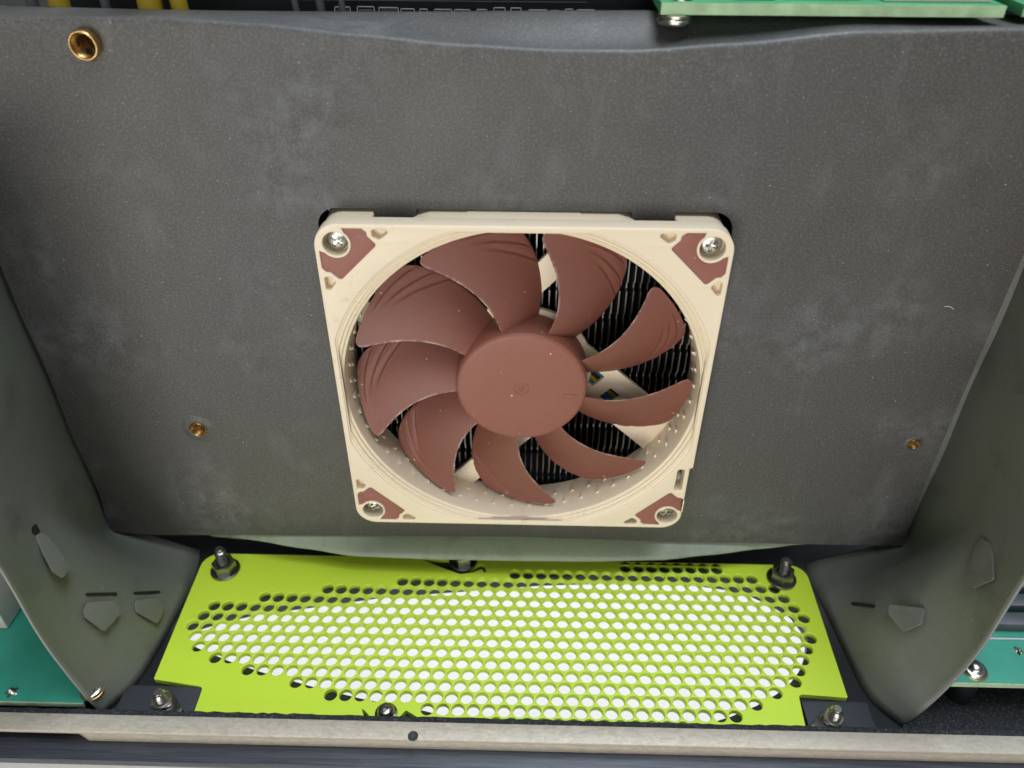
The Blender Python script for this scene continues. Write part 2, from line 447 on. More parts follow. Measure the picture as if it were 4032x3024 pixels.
# corner brackets in the two notches of the vent panel, each with its own stud
def bracket(name_side, x0, x1, sx, sy, st, side, label):
    b = thing('corner_bracket', label, 'bracket', ((x0 + x1) / 2, -45, FZ), 'black brackets in the notches of the vent panel')
    bm = fill2d([rounded([(x0, -52), (x1, -52), (x1, -39.8), (x0, -39.8)], 0.8)], FZ + 0.05, FZ + 1.0, 0.25, 2)
    finish(bm, 'bracket_plate', BRACKET, b)
    bm = bmesh.new()
    lathe(bm, [(3.3, 0), (3.3, 0.5), (3.0, 0.7), (1.8, 0.7)], 32, 'z', (sx, sy, FZ + 1.0)); finish(bm, 'washer', DSTEEL, b)
    bm = bmesh.new(); lathe(bm, [(2.6, 0.7), (2.75, 1.6), (2.6, 2.6), (2.2, 2.9), (1.6, 2.9)], 24, 'z', (sx, sy, FZ + 1.0)); finish(bm, 'nut', STEEL, b)
    bm = bmesh.new(); top = st - FZ - 1.0; prof = [(1.5, 2.0)]; z = 2.9
    while z < top - 1.2: prof += [(1.5, z), (1.7, z + 0.2)]; z += 0.4
    lathe(bm, prof + [(1.35, top - 1.0), (1.15, top - 0.7), (1.15, top - 0.2), (0.95, top), (0, top)], 20, 'z', (sx, sy, FZ + 1.0)); finish(bm, 'bolt', STEEL, b)
    bm = fill2d([rounded([(sx + side * 1.6, sy - 4.5), (sx + side * 5.4, sy - 5.0), (sx + side * 6.0, sy - 1.5), (sx + side * 3.2, sy + 1.6)], 0.7)], FZ + 1.02, FZ + 2.6, 0.3, 2)
    finish(bm, 'spring_clip', DSTEEL, b)
bracket('l', -104.5, -83.9, -92.3, -45.5, -65.2, 1, 'black corner bracket with steel stud in the left notch of the green panel')
bracket('r', 75.2, 92.5, 81.4, -46.0, -64.8, -1, 'black corner bracket with steel stud in the right notch of the green panel')

# ================================================================== SHROUD
shroud = thing('fan_shroud', 'dusty dark grey fibre shroud sheet folded round the brown fan', 'shroud', (0, 5, FZ))
PY = 4.5
FOLD = [(-150, 85.5), (-102.5, 85.4), (-70.6, 85.3), (-52.9, 84.5), (-33.3, 82.8), (-13.5, 81.1), (6.4, 80.2), (21.3, 80.2), (40.9, 81.7), (64.8, 84.2), (95, 85.0), (150, 85.2)]
INS = [(-86.9, 80.6, 2.8), (-88.0, -18.7, 2.3), (105.9, -19.4, 1.6)]
xs = [-123.2 + (113.4 + 123.2) * i / 180 for i in range(181)]
ztop = 70.0
low = [(113.4, ztop)] + [] 
loop = [(-123.2, 0), (-123.0, -34), (-123.4, -46), (-125.2, -60.4), (-112.3, -61.4), (-88.7, -60.9), (-57.5, -60.1), (-2.2, -59.1), (42.5, -59.8), (95.7, -59.8), (115.2, -59.5), (113.9, -45), (113.4, -20)] + [(x, ztop) for x in reversed(xs)]
holes = [rounded([(-46.5, -46.3), (47.2, -46.3), (46.8, 46.5), (33.6, 46.5), (33.6, 43.6), (24.0, 43.6), (24.0, 46.4), (-24.0, 46.4), (-24.0, 43.6), (-33.6, 43.6), (-33.6, 46.4), (-46.5, 46.4)], [4.5, 4.5, 4.5, .3, .3, .3, .3, .3, .3, .3, .3, 4.5], 8)] + [circle(a, b, c, 28) for a, b, c in INS if b < ztop]
bm = fill2d([loop] + holes, 0, 0, 0, 0, 'xz')
for v in bm.verts: v.co.y = PY
def lip_point(x, t):
    """t 0..1 up the last of the sheet and back over the fold"""
    zf = lerp_tab(x, FOLD); zb = 84.0 + 0.5 * math.sin(x / 34.0); yb = 21.0
    if t < 0.35:
        return (x, PY + 0.25 * math.sin(x / 18.0) * (t / 0.35) ** 2, ztop + (zf - 1.1 - ztop) * t / 0.35)
    y0 = PY + 0.25 * math.sin(x / 18.0)
    if t < 0.6:
        a = (t - 0.35) / 0.25 * math.pi / 2
        return (x, y0 + 1.1 * (1 - math.cos(a)), zf - 1.1 + 1.1 * math.sin(a))
    k = (t - 0.6) / 0.4
    return (x, y0 + 1.1 + (yb - 1.1 - y0) * k, zf + (zb - zf) * ss(k) + 0.45 * math.sin(x / 9.0 + 1) * math.sin(k * 3.1))
NT_ = 30
grid = [[bm.verts.new(lip_point(x, t / NT_)) for x in xs] for t in range(NT_ + 1)]
for a in range(NT_):
    for b in range(len(xs) - 1):
        q4 = (grid[a][b], grid[a][b + 1], grid[a + 1][b + 1], grid[a + 1][b])
        if a < 14 and all(math.hypot(v.co.x - INS[0][0], v.co.z - INS[0][1]) < 2.9 for v in q4): continue
        bm.faces.new(q4)
bmesh.ops.remove_doubles(bm, verts=bm.verts, dist=0.02)
# upper brass insert hole is drilled only as a collar, the sheet is pressed round it
front = finish(bm, 'front_sheet', SHROUD, shroud, 40)
md = front.modifiers.new('thickness', 'SOLIDIFY'); md.thickness = 0.75 * MM; md.offset = -1
if True:
    # make sure thickness goes backwards (+y)
    me = front.data
    fl = max(me.polygons, key=lambda p: p.area)
    if fl.normal.y > 0: md.offset = 1
    for p in me.polygons:
        if abs(p.normal.y) > 0.9999 and p.center.z * 1000 - 72.3 < ztop: p.use_smooth = False
# lower flap behind the front sheet, bulging forward over the vent
TB = [(-95, 6.4, -63.4), (-85.3, 5.2, -63.0), (-65, 1.7, -63.0), (-49.5, -0.9, -63.0), (-26.5, -1.4, -63.0), (-3.3, -1.4, -63.0), (19.5, -1.1, -63.0), (42.2, 0.05, -63.0), (57.8, 2.4, -63.0), (73.6, 4.7, -62.4), (84.9, 5.6, -61.1), (95, 6.4, -60.5)]
bm = bmesh.new(); rows = []
for i in range(49):
    x = -95 + 190 * i / 48
    yb = lerp_tab(x, [(p[0], p[1]) for p in TB]); zb = lerp_tab(x, [(p[0], p[2]) for p in TB])
    rows.append([bm.verts.new((x, 6.9 - 0.9 * min(1, k / 6) + (yb - 6.0) * max(0, (k - 6) / 6) ** 1.25, (-48 - 12.6 * k / 6) if k <= 6 else -60.6 + (zb + 60.6) * (k - 6) / 6)) for k in range(13)])
for A, B in zip(rows, rows[1:]):
    for k in range(12): bm.faces.new((A[k], B[k], B[k + 1], A[k + 1]))
o = finish(bm, 'lower_flap', DUSTY_LIT, shroud, 50)
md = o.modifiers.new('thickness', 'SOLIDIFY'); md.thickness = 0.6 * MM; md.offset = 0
LB = [(0.0, -108.2), (0.16, -103.6), (0.36, -101.3), (0.55, -100.5), (0.75, -101.0), (1.0, -105.0)]
RB = [(0.0, 100.5), (0.14, 95.3), (0.36, 92.9), (0.65, 92.0), (0.85, 92.4), (1.0, 94.0)]
def spl(x, tab):
    """smooth curve through table points"""
    n = len(tab)
    for i in range(n - 1):
        if x <= tab[i + 1][0] or i == n - 2:
            p1, p2 = tab[i], tab[i + 1]; p0 = tab[max(i - 1, 0)]; p3 = tab[min(i + 2, n - 1)]
            h = p2[0] - p1[0]; t = (x - p1[0]) / h
            m1 = (p2[1] - p0[1]) / max(p2[0] - p0[0], 1e-6) * h; m2 = (p3[1] - p1[1]) / max(p3[0] - p1[0], 1e-6) * h
            return (2 * t ** 3 - 3 * t * t + 1) * p1[1] + (t ** 3 - 2 * t * t + t) * m1 + (-2 * t ** 3 + 3 * t * t) * p2[1] + (t ** 3 - t * t) * m2
def wk(u, z):
    H = 9.5 + 37 * ss((0.96 - u) / 0.6); t = 1 - (z + 70.5) / H
    lean = 0.5 * (t + math.sqrt(t * t + 0.012)) / 1.003; f_ = ss(u / 0.4)
    return math.exp(-(z + 70.5) / 17.0) * (1 - f_) + f_ * lean
def LW(u, z):
    up = -113 - 13 * u
    return Vector((up + (spl(u, LB) - up) * wk(u, z), -48 + 55.5 * u, z))
def RW(u, z):
    up = 109.3 + 7.7 * u
    return Vector((up + (spl(u, RB) - up) * wk(u, z), -46 + 53.5 * u, z))
def wnorm(W, u, z, side):
    a = W(u + 0.01, z) - W(u - 0.01, z); b = W(u, z + 0.5) - W(u, z - 0.5)
    n = a.cross(b).normalized()
    return n if n.x * side > 0 else -n
def wall(W, side):
    bm = bmesh.new(); g = []
    for i in range(41):
        u = i / 40
        g.append([bm.verts.new(W(u, -72.2 + (62 + 72.2) * k / 60) + Vector((0.25 * math.sin(k * 0.33 + u * 4) * side, 0, 0)) * ss(k / 12)) for k in range(61)])
    # the rear edge is tucked in behind the front sheet
    ex = []
    for k, v in enumerate(g[-1]):
        t = ss((v.co.z + 66) / 12)
        ex.append(bm.verts.new(v.co + Vector((side * 14 * t, 0.6 + 1.2 * t, 0))))
    g.append(ex)
    for A, B in zip(g, g[1:]):
        for k in range(60): bm.faces.new((A[k], B[k], B[k + 1], A[k + 1]))
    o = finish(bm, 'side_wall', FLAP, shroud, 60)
    o.data.materials.append(CUT)
    md = o.modifiers.new('thickness', 'SOLIDIFY'); md.thickness = 0.55 * MM; md.offset = 0; md.material_offset_rim = 1
    return o
wl = wall(LW, 1); wr = wall(RW, -1)
def tab(name, W, side, poly, h0, h1, mat, parent, r=0.0):
    """a cut tab standing off the wall: polygon in wall coordinates (u, z); lift h0 at its top, h1 at its tip"""
    bm = bmesh.new()
    zs = [p[1] for p in poly]; a, b = max(zs), min(zs)
    cu = sum(p[0] for p in poly) / len(poly); cz = sum(zs) / len(zs)
    pl = rounded([(p[0] * 55, p[1]) for p in poly], 0.7, 3); pl = [(x / 55, z) for x, z in pl]
    def ring(f, lift): 
        out = []
        for u, z in pl:
            u2 = cu + (u - cu) * f; z2 = cz + (z - cz) * f
            h = h0 + (h1 - h0) * (a - z2) / (a - b) + lift
            out.append(bm.verts.new(W(u2, z2) + wnorm(W, u2, z2, side) * h))
        return out
    r0 = ring(1.0, -0.4); r1 = ring(1.0, 0.0); r2 = ring(0.965, 0.05)
    for A, B in ((r0, r1), (r1, r2)):
        for i in range(len(A)):
            j = (i + 1) % len(A); bm.faces.new((A[i], A[j], B[j], B[i]))
    bm.faces.new(r2); bm.faces.new(r0[::-1])
    return finish(bm, name, mat, parent, 20)
tab('tab', LW, 1, [(0.294, -22.4), (0.328, -23.7), (0.333, -25.6), (0.307, -29.6), (0.286, -33.8), (0.213, -33.2), (0.203, -30.3), (0.24, -26.3)], 0.6, 3.4, FLAP, wl)
tab('slot_patch', LW, 1, [(0.302, -20.0), (0.34, -21.1), (0.335, -23.2), (0.32, -23.9), (0.283, -22.0), (0.28, -20.4)], 0.42, 0.42, BLACK, wl)  # black plate in place of a cut opening, its darkness painted
tab('tab', LW, 1, [(0.271, -45.7), (0.356, -51.2), (0.35, -53.6), (0.326, -54.6), (0.226, -54.1), (0.213, -47.5), (0.23, -46.2)], 0.9, 2.2, FLAP, wl)
tab('slot_patch', LW, 1, [(0.299, -44.0), (0.415, -51.8), (0.407, -52.3), (0.291, -44.5)], 0.42, 0.42, BLACK, wl)
tab('tab', LW, 1, [(0.452, -58.0), (0.546, -63.9), (0.521, -66.4), (0.476, -66.6), (0.428, -66.4), (0.406, -59.8), (0.419, -58.6)], 0.9, 2, FLAP, wl)
tab('slot_patch', LW, 1, [(0.491, -56.9), (0.614, -64.8), (0.606, -65.3), (0.483, -57.4)], 0.42, 0.42, BLACK, wl)
tab('tab', RW, -1, [(0.343, -21.5), (0.293, -20.0), (0.239, -20.3), (0.13, -22.7), (0.171, -28.6), (0.206, -30.0), (0.252, -29.3), (0.337, -23.6)], 0.7, 2.6, FLAP, wr)
tab('slot_patch', RW, -1, [(0.359, -22.1), (0.29300000000000004, -28.3), (0.26, -31.4), (0.24, -31.2), (0.263, -29.2)], 0.42, 0.42, BLACK, wr)
tab('tab', RW, -1, [(0.418, -52.5), (0.304, -45.0), (0.255, -48.3), (0.276, -52.9), (0.376, -53.4)], 0.7, 2.4, FLAP, wr)
tab('slot_patch', RW, -1, [(0.624, -64.9), (0.508, -58.1), (0.494, -58.5), (0.61, -65.3)], 0.42, 0.42, BLACK, wr)
# brass inserts in the front sheet
for k, (ix, iz, ir) in enumerate(INS):
    ro = ir - 0.05 if iz < ztop else ir
    ri = ro * 0.87
    prof = [(ro, 4.0), (ro, -0.35), (ro - 0.12, -0.5), (ri + 0.1, -0.5), (ri, -0.35)]
    if iz > ztop: prof = [(ro, 0.5), (ro, -1.9), (ro - 0.12, -2.05), (ri + 0.1, -2.05), (ri, -1.9)]
    y = prof[-1][1] + 0.3
    while y < 6.0:
        prof += [(ri, y), (ri - 0.24, y + 0.3)]; y += 0.62
    bm = bmesh.new(); lathe(bm, [(r_, h) for r_, h in prof], 40, 'y', (ix, PY, iz))
    io = finish(bm, 'brass_insert' if k < 2 else 'threaded_insert', BRASS, shroud, 35)
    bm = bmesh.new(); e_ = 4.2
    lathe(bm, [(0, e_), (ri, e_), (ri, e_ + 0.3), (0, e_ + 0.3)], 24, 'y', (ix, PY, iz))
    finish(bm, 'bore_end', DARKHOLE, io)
    if k > 0:
        fl_ = 1.0 if k == 1 else 0.45
        bm = bmesh.new(); lathe(bm, [(ir + 2.6 * fl_, 0.05), (ir + 1.6 * fl_, -0.10), (ir + 0.7 * fl_, -0.34), (ir + 0.25, -0.42), (ir + 0.02, -0.25), (ir + 0.02, 0.3)], 36, 'y', (ix, PY, iz))
        finish(bm, 'raised_rim', SHROUD, io, 60)

bm = bmesh.new(); tube(bm, [(100.0, 4.3, 23.5), (100.7, 4.1, 23.7), (101.5, 4.05, 23.5), (102.3, 4.2, 22.9)], 0.09, 8)
tag(finish(bm, 'lint_fibre', SILK), 'tiny pale curl of lint stuck to the right side of the grey shroud', 'lint')

# ================================================================== FAN
fan = thing('cooling_fan', 'beige and brown nine blade cooling fan screwed into the grey shroud', 'fan', (0, 4, -46))
FY = -3.0                     # front face of the frame
CL = 44.3                     # inner clip of the intake opening
def clipr(r, a): return min(r, CL / max(abs(math.cos(a)), abs(math.sin(a))))
NA = 288
ringprof = [(47.0, FY + 0.02), (46.9, FY + 0.40), (46.6, FY + 0.62), (46.3, FY + 0.42), (46.05, FY + 0.50), (45.9, FY + 1.05), (45.6, FY + 1.20), (45.35, FY + 1.0), (45.15, FY + 1.1), (45.0, FY + 1.65), (44.75, FY + 1.78),
            (44.55, FY + 1.65), (44.35, FY + 1.8), (44.2, FY + 2.5), (44.05, FY + 5.0), (44.0, 11.0), (45.6, 11.0), (45.6, -1.0)]
fr = bmesh.new()
CL0 = CL; CL = 44.55
opening = [(clipr(47.3, 2 * math.pi * i / NA) * math.cos(2 * math.pi * i / NA), clipr(47.3, 2 * math.pi * i / NA) * math.sin(2 * math.pi * i / NA)) for i in range(NA)]
CL = CL0
outer = rounded([(46, 46), (-46, 46), (-46, -46), (45.2, -46), (45.2, -23.4), (46, -23.0)], [5.5, 5.5, 5.5, 5.5, 0.2, 0.2], 10)
padpoly = [(6.6, 1.0), (10.8, 1.0), (11.8, 1.8), (11.9, 2.8), (13.6, 4.6), (13.5, 5.2), (5.2, 13.5), (4.6, 13.6), (2.8, 11.9), (1.8, 11.8), (1.0, 10.8), (1.0, 6.6)]
tri1 = rounded([(13.0, 1.2), (17.6, 1.2), (14.4, 3.7), (13.0, 2.8)], 0.6, 4)
def corner(poly, sx, sz): return [(sx * (46 - a), sz * (46 - b)) for a, b in poly]
arc = circle(4.75, 4.75, 3.45, 18, math.atan2(6.6 - 4.75, 1.0 - 4.75), math.atan2(1.0 - 4.75, 6.6 - 4.75))
# the arc must run round the inner side of the boss
a0 = math.atan2(6.6 - 4.75, 1.0 - 4.75); a1 = math.atan2(1.0 - 4.75, 6.6 - 4.75)
arc = [(4.75 + 3.45 * math.cos(a0 + (a1 - a0) * i / 17), 4.75 + 3.45 * math.sin(a0 + (a1 - a0) * i / 17)) for i in range(18)]
padloop = rounded(padpoly[:-1] + [padpoly[-1]], [0.1, 0.5, 0.5, 0.3, 0.6, 0.6, 0.6, 0.6, 0.3, 0.5, 0.5, 0.1], 4)[:] + arc[1:-1]
floops = [outer, opening]
for sx in (-1, 1):
    for sz in (-1, 1):
        floops.append(corner(padloop, sx, sz))
        floops.append(corner(circle(4.75, 4.75, 2.85, 28), sx, sz))
        if not (sx == 1 and sz == -1):
            floops.append(corner([(b, a) for a, b in tri1], sx, sz))
        floops.append(corner(tri1, sx, sz))
floops.append(rounded([(41.9, -31.4), (44.0, -31.4), (44.0, -23.7), (42.1, -23.7)], 0.7, 4))
merge(fr, fill2d(floops, 3.0 - 4.2, 3.0, 0.28, 3, 'xz'))
bmr = bmesh.new()
rg = []
for i_, (r_, h_) in enumerate([(47.8, FY + 0.55), (47.25, FY + 0.30)] + ringprof[1:]):
    cl_ = 44.9 if i_ == 0 else (44.45 if i_ == 1 else CL)
    if i_ >= len(ringprof) - 1: cl_ = 45.6
    rg.append([bmr.verts.new((min(r_, cl_ / max(abs(math.cos(a)), abs(math.sin(a)))) * math.cos(a), h_, min(r_, cl_ / max(abs(math.cos(a)), abs(math.sin(a)))) * math.sin(a))) for a in [2 * math.pi * k / NA for k in range(NA)]])
for A, B in zip(rg, rg[1:]):
    for k in range(NA): bmr.faces.new((A[k], A[(k + 1) % NA], B[(k + 1) % NA], B[k]))
merge(fr, bmr)
# corner posts, side bulges and back flange
for sx in (-1, 1):
    for sz in (-1, 1):
        post = corner(rounded([(0.5, 0.5), (12.5, 0.5), (12.5, 6.2), (6.2, 12.5), (0.5, 12.5)], [5, 0.5, 1, 1, 0.5], 6), sx, sz)
        merge(fr, fill2d([post], -10.9, 0.3, 0.2, 1, 'xz'))
        if not (sx == 1 and sz == -1):
            pk = corner([(12.0, 0.6), (18.5, 0.6), (18.5, 4.2), (12.0, 4.2)], sx, sz); merge(fr, fill2d([pk], -1.2, 0.9, 0, 0, 'xz'))
        pk = corner([(0.6, 12.6), (4.2, 12.6), (4.2, 18.5), (0.6, 18.5)], sx, sz)
        if not (sx == 1 and sz == -1): merge(fr, fill2d([pk], -1.2, 0.9, 0, 0, 'xz'))
for q_ in range(4):
    bul = [(-21, 45.75), (-24.5, 44.6)] + [(45.0 * math.sin(R(a)), 45.0 * math.cos(R(a))) for a in range(-32, 33, 4)] + [(24.5, 44.6), (21, 45.75)]
    c, s_ = math.cos(q_ * math.pi / 2), math.sin(q_ * math.pi / 2)
    merge(fr, fill2d([[(x * c - y * s_, x * s_ + y * c) for x, y in bul]], -10.95, -1.1, 0.2, 1, 'xz'))
    bul = [(-12.6, 45.95), (-12.9, 44.9), (12.9, 44.9), (12.6, 45.95)]
    merge(fr, fill2d([[(x * c - y * s_, x * s_ + y * c) for x, y in bul]], -10.9, -0.9, 0.05, 1, 'xz'))
frame = finish(fr, 'frame', BEIGE, fan, 32)
# rubber pads, bosses and screws
def screw_mesh(at, rot):
    bm = bmesh.new(); n = 96; rr = 2.45
    radii = [0.0, 0.15, 0.3, 0.42, 0.55, 0.7, 0.85, 1.0, 1.15, 1.3, 1.45, 1.6, 1.8, 2.0, 2.2, 2.35, rr]
    rings = []
    for r_ in radii:
        ring = []
        for i in range(1 if r_ == 0 else n):
            a = 2 * math.pi * i / n; x = r_ * math.cos(a); z = r_ * math.sin(a)
            h = -1.05 * math.sqrt(max(0, 1 - (r_ / rr) ** 2 * 0.9))
            arm = max(abs(x), abs(z)); th = min(abs(x), abs(z))
            k = 1.0 if (th < 0.36 and arm < 1.42) or r_ < 0.45 else 0.0
            h += k * (0.95 - 0.30 * r_)
            xr = x * math.cos(rot) - z * math.sin(rot); zr = x * math.sin(rot) + z * math.cos(rot)
            ring.append(bm.verts.new((at[0] + xr, at[1] + h, at[2] + zr)))
        rings.append(ring)
    rings.append([bm.verts.new((at[0] + rr * math.cos(2 * math.pi * i / n + rot), at[1] + 0.9, at[2] + rr * math.sin(2 * math.pi * i / n + rot))) for i in range(n)])
    for A, B in zip(rings, rings[1:]):
        for i in range(n):
            j = (i + 1) % n
            if len(A) == 1: bm.faces.new((A[0], B[i], B[j]))
            else: bm.faces.new((A[i], A[j], B[j], B[i]))
    return bm
rots = {(-1, 1): 0.95, (1, 1): 1.35, (-1, -1): 0.5, (1, -1): 0.1}
for sx in (-1, 1):
    for sz in (-1, 1):
        inner = [(4.75 + (a - 4.75) * 0.985 if False else a, b) for a, b in padloop]
        merge_b = fill2d([corner(padloop, sx, sz)], 0.2, 2.55, 0.12, 2, 'xz')
        finish(merge_b, 'corner_pad', PAD, fan, 30)
        finish(screw_mesh((sx * 41.25, -0.55, sz * 41.25), rots[(sx, sz)]), 'screw', STEEL, fan, 28)
# motor base and struts behind the blades
bm = bmesh.new(); lathe(bm, [(0, 9.6), (18.0, 9.6), (18.3, 9.9), (18.3, 11.0), (0, 11.0)], 64, 'y'); finish(bm, 'motor_base', BEIGE, fan)
def strut(ang, o0, o1, holes=()):
    d = (math.cos(R(ang)), math.sin(R(ang))); n = (-d[1], d[0])
    f = lambda t, o: (t * d[0] + o * n[0], t * d[1] + o * n[1])
    lim = lambda o: math.sqrt(44.6 ** 2 - o * o)
    lp = [f(2, o0), f(lim(o0), o0), f(lim((o0 + o1) / 2), (o0 + o1) / 2), f(lim(o1), o1), f(2, o1)]
    hl = [rounded([f(a, b) for a, b in h], 0.3, 3) for h in holes]
    return finish(fill2d([lp] + hl, -10.9, -9.5, 0.12, 1, 'xz'), 'strut', BEIGE, fan), f
for a in (47, 137, 227): strut(a, 12.0, 18.4)
cs, f = strut(317, 3.6, 16.8, [[(13.5, 8.6), (17.8, 8.6), (17.8, 13.0), (13.5, 13.0)], [(21.6, 7.2), (25.6, 7.2), (25.6, 11.6), (21.6, 11.6)]])
cs['label'] = 'wide strut with windows showing the coloured fan wires'
for o_, mt in ((7.9, BLU), (8.9, GRN), (9.9, YEL), (10.9, BLK), (12.0, GRN)):
    bm = bmesh.new(); pts = [f(t, o_) for t in (8, 16, 24, 32, 40)]
    tube(bm, [(x, 11.2, z) for x, z in pts], 0.5); finish(bm, 'wire', mt, cs)
# small dimples on the duct wall
dm = bmesh.new()
vs = [dm.verts.new(c) for c in ((-0.75, 0, 0), (0.55, 0, 0), (0.12, 3.0, 0), (-0.12, 3.0, 0), (0.45, 0.15, 0.62))]
for fc in ((0, 1, 4), (1, 2, 4), (2, 3, 4), (3, 0, 4), (0, 3, 2, 1)): dm.faces.new([vs[i] for i in fc])
for v in dm.verts: v.co *= MM
dme = bpy.data.meshes.new('dimple'); dm.to_mesh(dme); dm.free(); dme.materials.append(BEIGE)
off = root_off(frame)
nd_ = 0
for row, (yy, ph) in enumerate(((2.4, 0.0), (6.2, 0.5))):
    for k in range(54):
        a = 2 * math.pi * (k + ph) / 54
        if 25 < (math.degrees(a) % 360) < 150: continue        # hidden under the upper frame edge
        o = new_obj('dimple', dme, frame)
        inw = Vector((-math.cos(a), 0, -math.sin(a))); tang = Vector((-math.sin(a), 0, math.cos(a)))
        m = Matrix((tang, Vector((0, 1, 0)), inw)).transposed().to_4x4()
        m.translation = Vector((43.95 * math.cos(a), yy, 43.95 * math.sin(a))) * MM - off
        o.matrix_basis = m
# impeller: hub with nine blades
bm = bmesh.new()
lathe(bm, [(0, 0.05), (0.35, 0.05), (0.45, -0.12), (0.75, -0.12), (0.85, 0.04), (1.62, 0.04), (1.70, -0.10), (1.86, -0.10), (1.95, 0.0), (9, 0.0), (15.2, 0.0), (15.9, 0.12), (16.35, 0.45), (16.55, 0.95), (16.75, 4), (16.95, 9.3), (0, 9.3)], 128, 'y', (0, 0.05, 0))
hub = finish(bm, 'impeller', HUBM, fan, 40)
bm = bmesh.new(); cap = rounded([(10.4, -2.15), (14.0, -2.30), (14.0, -1.5), (10.4, -1.4)], 0.38, 6)
merge(bm, fill2d([cap], -0.05, 0.14, 0.1, 2, 'xz'))
finish(bm, 'balance_mark', HUBM, hub)
LEAD = [(15.5, -12.1), (18, -12.0), (20, -11.82), (22, -11.1), (24, -10.19), (26, -8.9), (28, -7.49), (30, -5.85), (32, -4.08), (34, -2.2), (36, -0.31), (38, 1.6), (40, 3.47), (42, 5.0), (43, 5.4)]
TRAIL = [(15.5, -44.2), (19, -43.0), (22, -41.9), (24, -41.0), (26.5, -39.4), (29, -37.8), (31.7, -35.9), (34.4, -33.8), (36.5, -31.8), (38, -30.3), (40, -28.4), (43, -26.3)]
def lin(x, tab):
    if x <= tab[0][0]: return tab[0][1]
    for (a, b), (c, d) in zip(tab, tab[1:]):
        if x <= c: return b + (d - b) * (x - a) / (c - a)
    return tab[-1][1]
NSp, NCh = 150, 48
CR1 = [(0.38, 41.4), (0.56, 41.2), (0.75, 40.6), (0.87, 39.9), (1.0, 38.9)]
CR2 = [(0.46, 39.8), (0.56, 39.2), (0.68, 38.4), (0.83, 36.9), (1.0, 35.0)]
CR3 = [(0.48, 38.0), (0.55, 37.3), (0.68, 35.7), (0.84, 33.4), (1.0, 31.2)]
def rmax(t):
    R0 = 42.9
    if t < 0.13: k = 1 - t / 0.13; R0 -= 2.4 * (1 - math.sqrt(max(0, 1 - k * k)))
    if t > 0.80: k = (t - 0.80) / 0.20; R0 -= 4.6 * (1 - math.sqrt(max(0, 1 - k * k * 0.98)))
    return R0
def blade_pt(s, t):
    r = 16.0 + (rmax(t) - 16.0) * s
    tl = lin(r, LEAD); tt = lin(r, TRAIL)
    th = tl + (tt - tl) * t
    yl = 1.9 - 0.7 * s; yt = 9.4
    y = yl + (yt - yl) * (0.38 * t + 0.62 * t * t)
    # three stepped channels near the tip
    for cre, amp in ((CR1, 0.50), (CR2, 0.58), (CR3, 0.58)):
        d = r - lin(t, cre); k = ss((t - cre[0][0]) / 0.26) * (1 - 0.3 * ss((t - 0.85) / 0.15))
        if d > 0 and k > 0: y += amp * k * ss(d / 0.30) * max(0.0, 1 - d / 2.6) ** 1.5
        elif -0.5 < d <= 0: y -= 0.15 * k * (1 + d / 0.5)
    return r, th, y
bm = bmesh.new(); dl = bm.verts.layers.float.new('dust')
top = []; bot = []
for i in range(NSp + 1):
    A = []; B = []
    for j in range(NCh + 1):
        s = i / NSp; t = (j / NCh) ** 1.15
        r, th, y = blade_pt(s, t)
        a = R(th)
        p = Vector((r * math.cos(a), y, r * math.sin(a)))
        thick = 0.75 * math.sqrt(max(0.02, min(1, t / 0.10, (1 - t) / 0.06 + 0.25))) * (1.0 if s < 0.97 else 0.6)
        v1 = bm.verts.new(p); v2 = bm.verts.new(p + Vector((0, thick, 0)) + Vector((math.sin(a), 0, -math.cos(a))) * 0.25 * thick)
        e = max(0.0, 1 - t / 0.035)
        v1[dl] = e; v2[dl] = max(0.0, 1 - t / 0.06)
        A.append(v1); B.append(v2)
    top.append(A); bot.append(B)
for G, fl in ((top, False), (bot, True)):
    for i in range(NSp):
        for j in range(NCh):
            q_ = (G[i][j], G[i + 1][j], G[i + 1][j + 1], G[i][j + 1]); bm.faces.new(q_[::-1] if fl else q_)
for i in range(NSp):
    for j in (0, NCh): bm.faces.new((top[i][j], top[i + 1][j], bot[i + 1][j], bot[i][j]))
for j in range(NCh):
    bm.faces.new((top[NSp][j], top[NSp][j + 1], bot[NSp][j + 1], bot[NSp][j]))
    bm.faces.new((top[0][j], top[0][j + 1], bot[0][j + 1], bot[0][j]))
for v in bm.verts: v.co *= MM
bmesh.ops.recalc_face_normals(bm, faces=bm.faces)
bme = bpy.data.meshes.new('blade'); bm.to_mesh(bme); bm.free(); bme.materials.append(BROWN)
bme.shade_smooth(); bme.set_sharp_from_angle(angle=R(55))
off = root_off(hub)
for k in range(9):
    o = new_obj('blade', bme, hub)
    o.rotation_euler = (0, -R(120 - 40 * k), 0)
    o.location = -off

# ================================================================== HEATSINK
hs = thing('heatsink', 'silver edged fin heatsink seen in shadow behind the fan blades', 'heatsink', (0, 24, -47))
prof = [(-46, 12.2)]
for zc in (-40, -31, -22, -13, -4, 5, 14, 23, 32, 41):
    prof += [(zc - 1.2, 12.2), (zc - 0.9, 13.6), (zc + 0.9, 13.6), (zc + 1.2, 12.2)]
prof += [(46, 12.2)]
outl = [(z, y) for z, y in prof] + [(46, 36), (-46, 36)]
fm = bmesh.new(); th = 0.17
A = [fm.verts.new((-th, y, z)) for z, y in outl]; B = [fm.verts.new((th, y, z)) for z, y in outl]
for i in range(len(A)): fm.faces.new((A[i], A[(i + 1) % len(A)], B[(i + 1) % len(A)], B[i]))
fm.faces.new(A); fm.faces.new(B[::-1])
bmesh.ops.recalc_face_normals(fm, faces=fm.faces)
off = root_off(hs)
for v in fm.verts: v.co = v.co * MM - off
fme = bpy.data.meshes.new('fin'); fm.to_mesh(fme); fm.free(); fme.materials.append(FIN)
x = -45.6
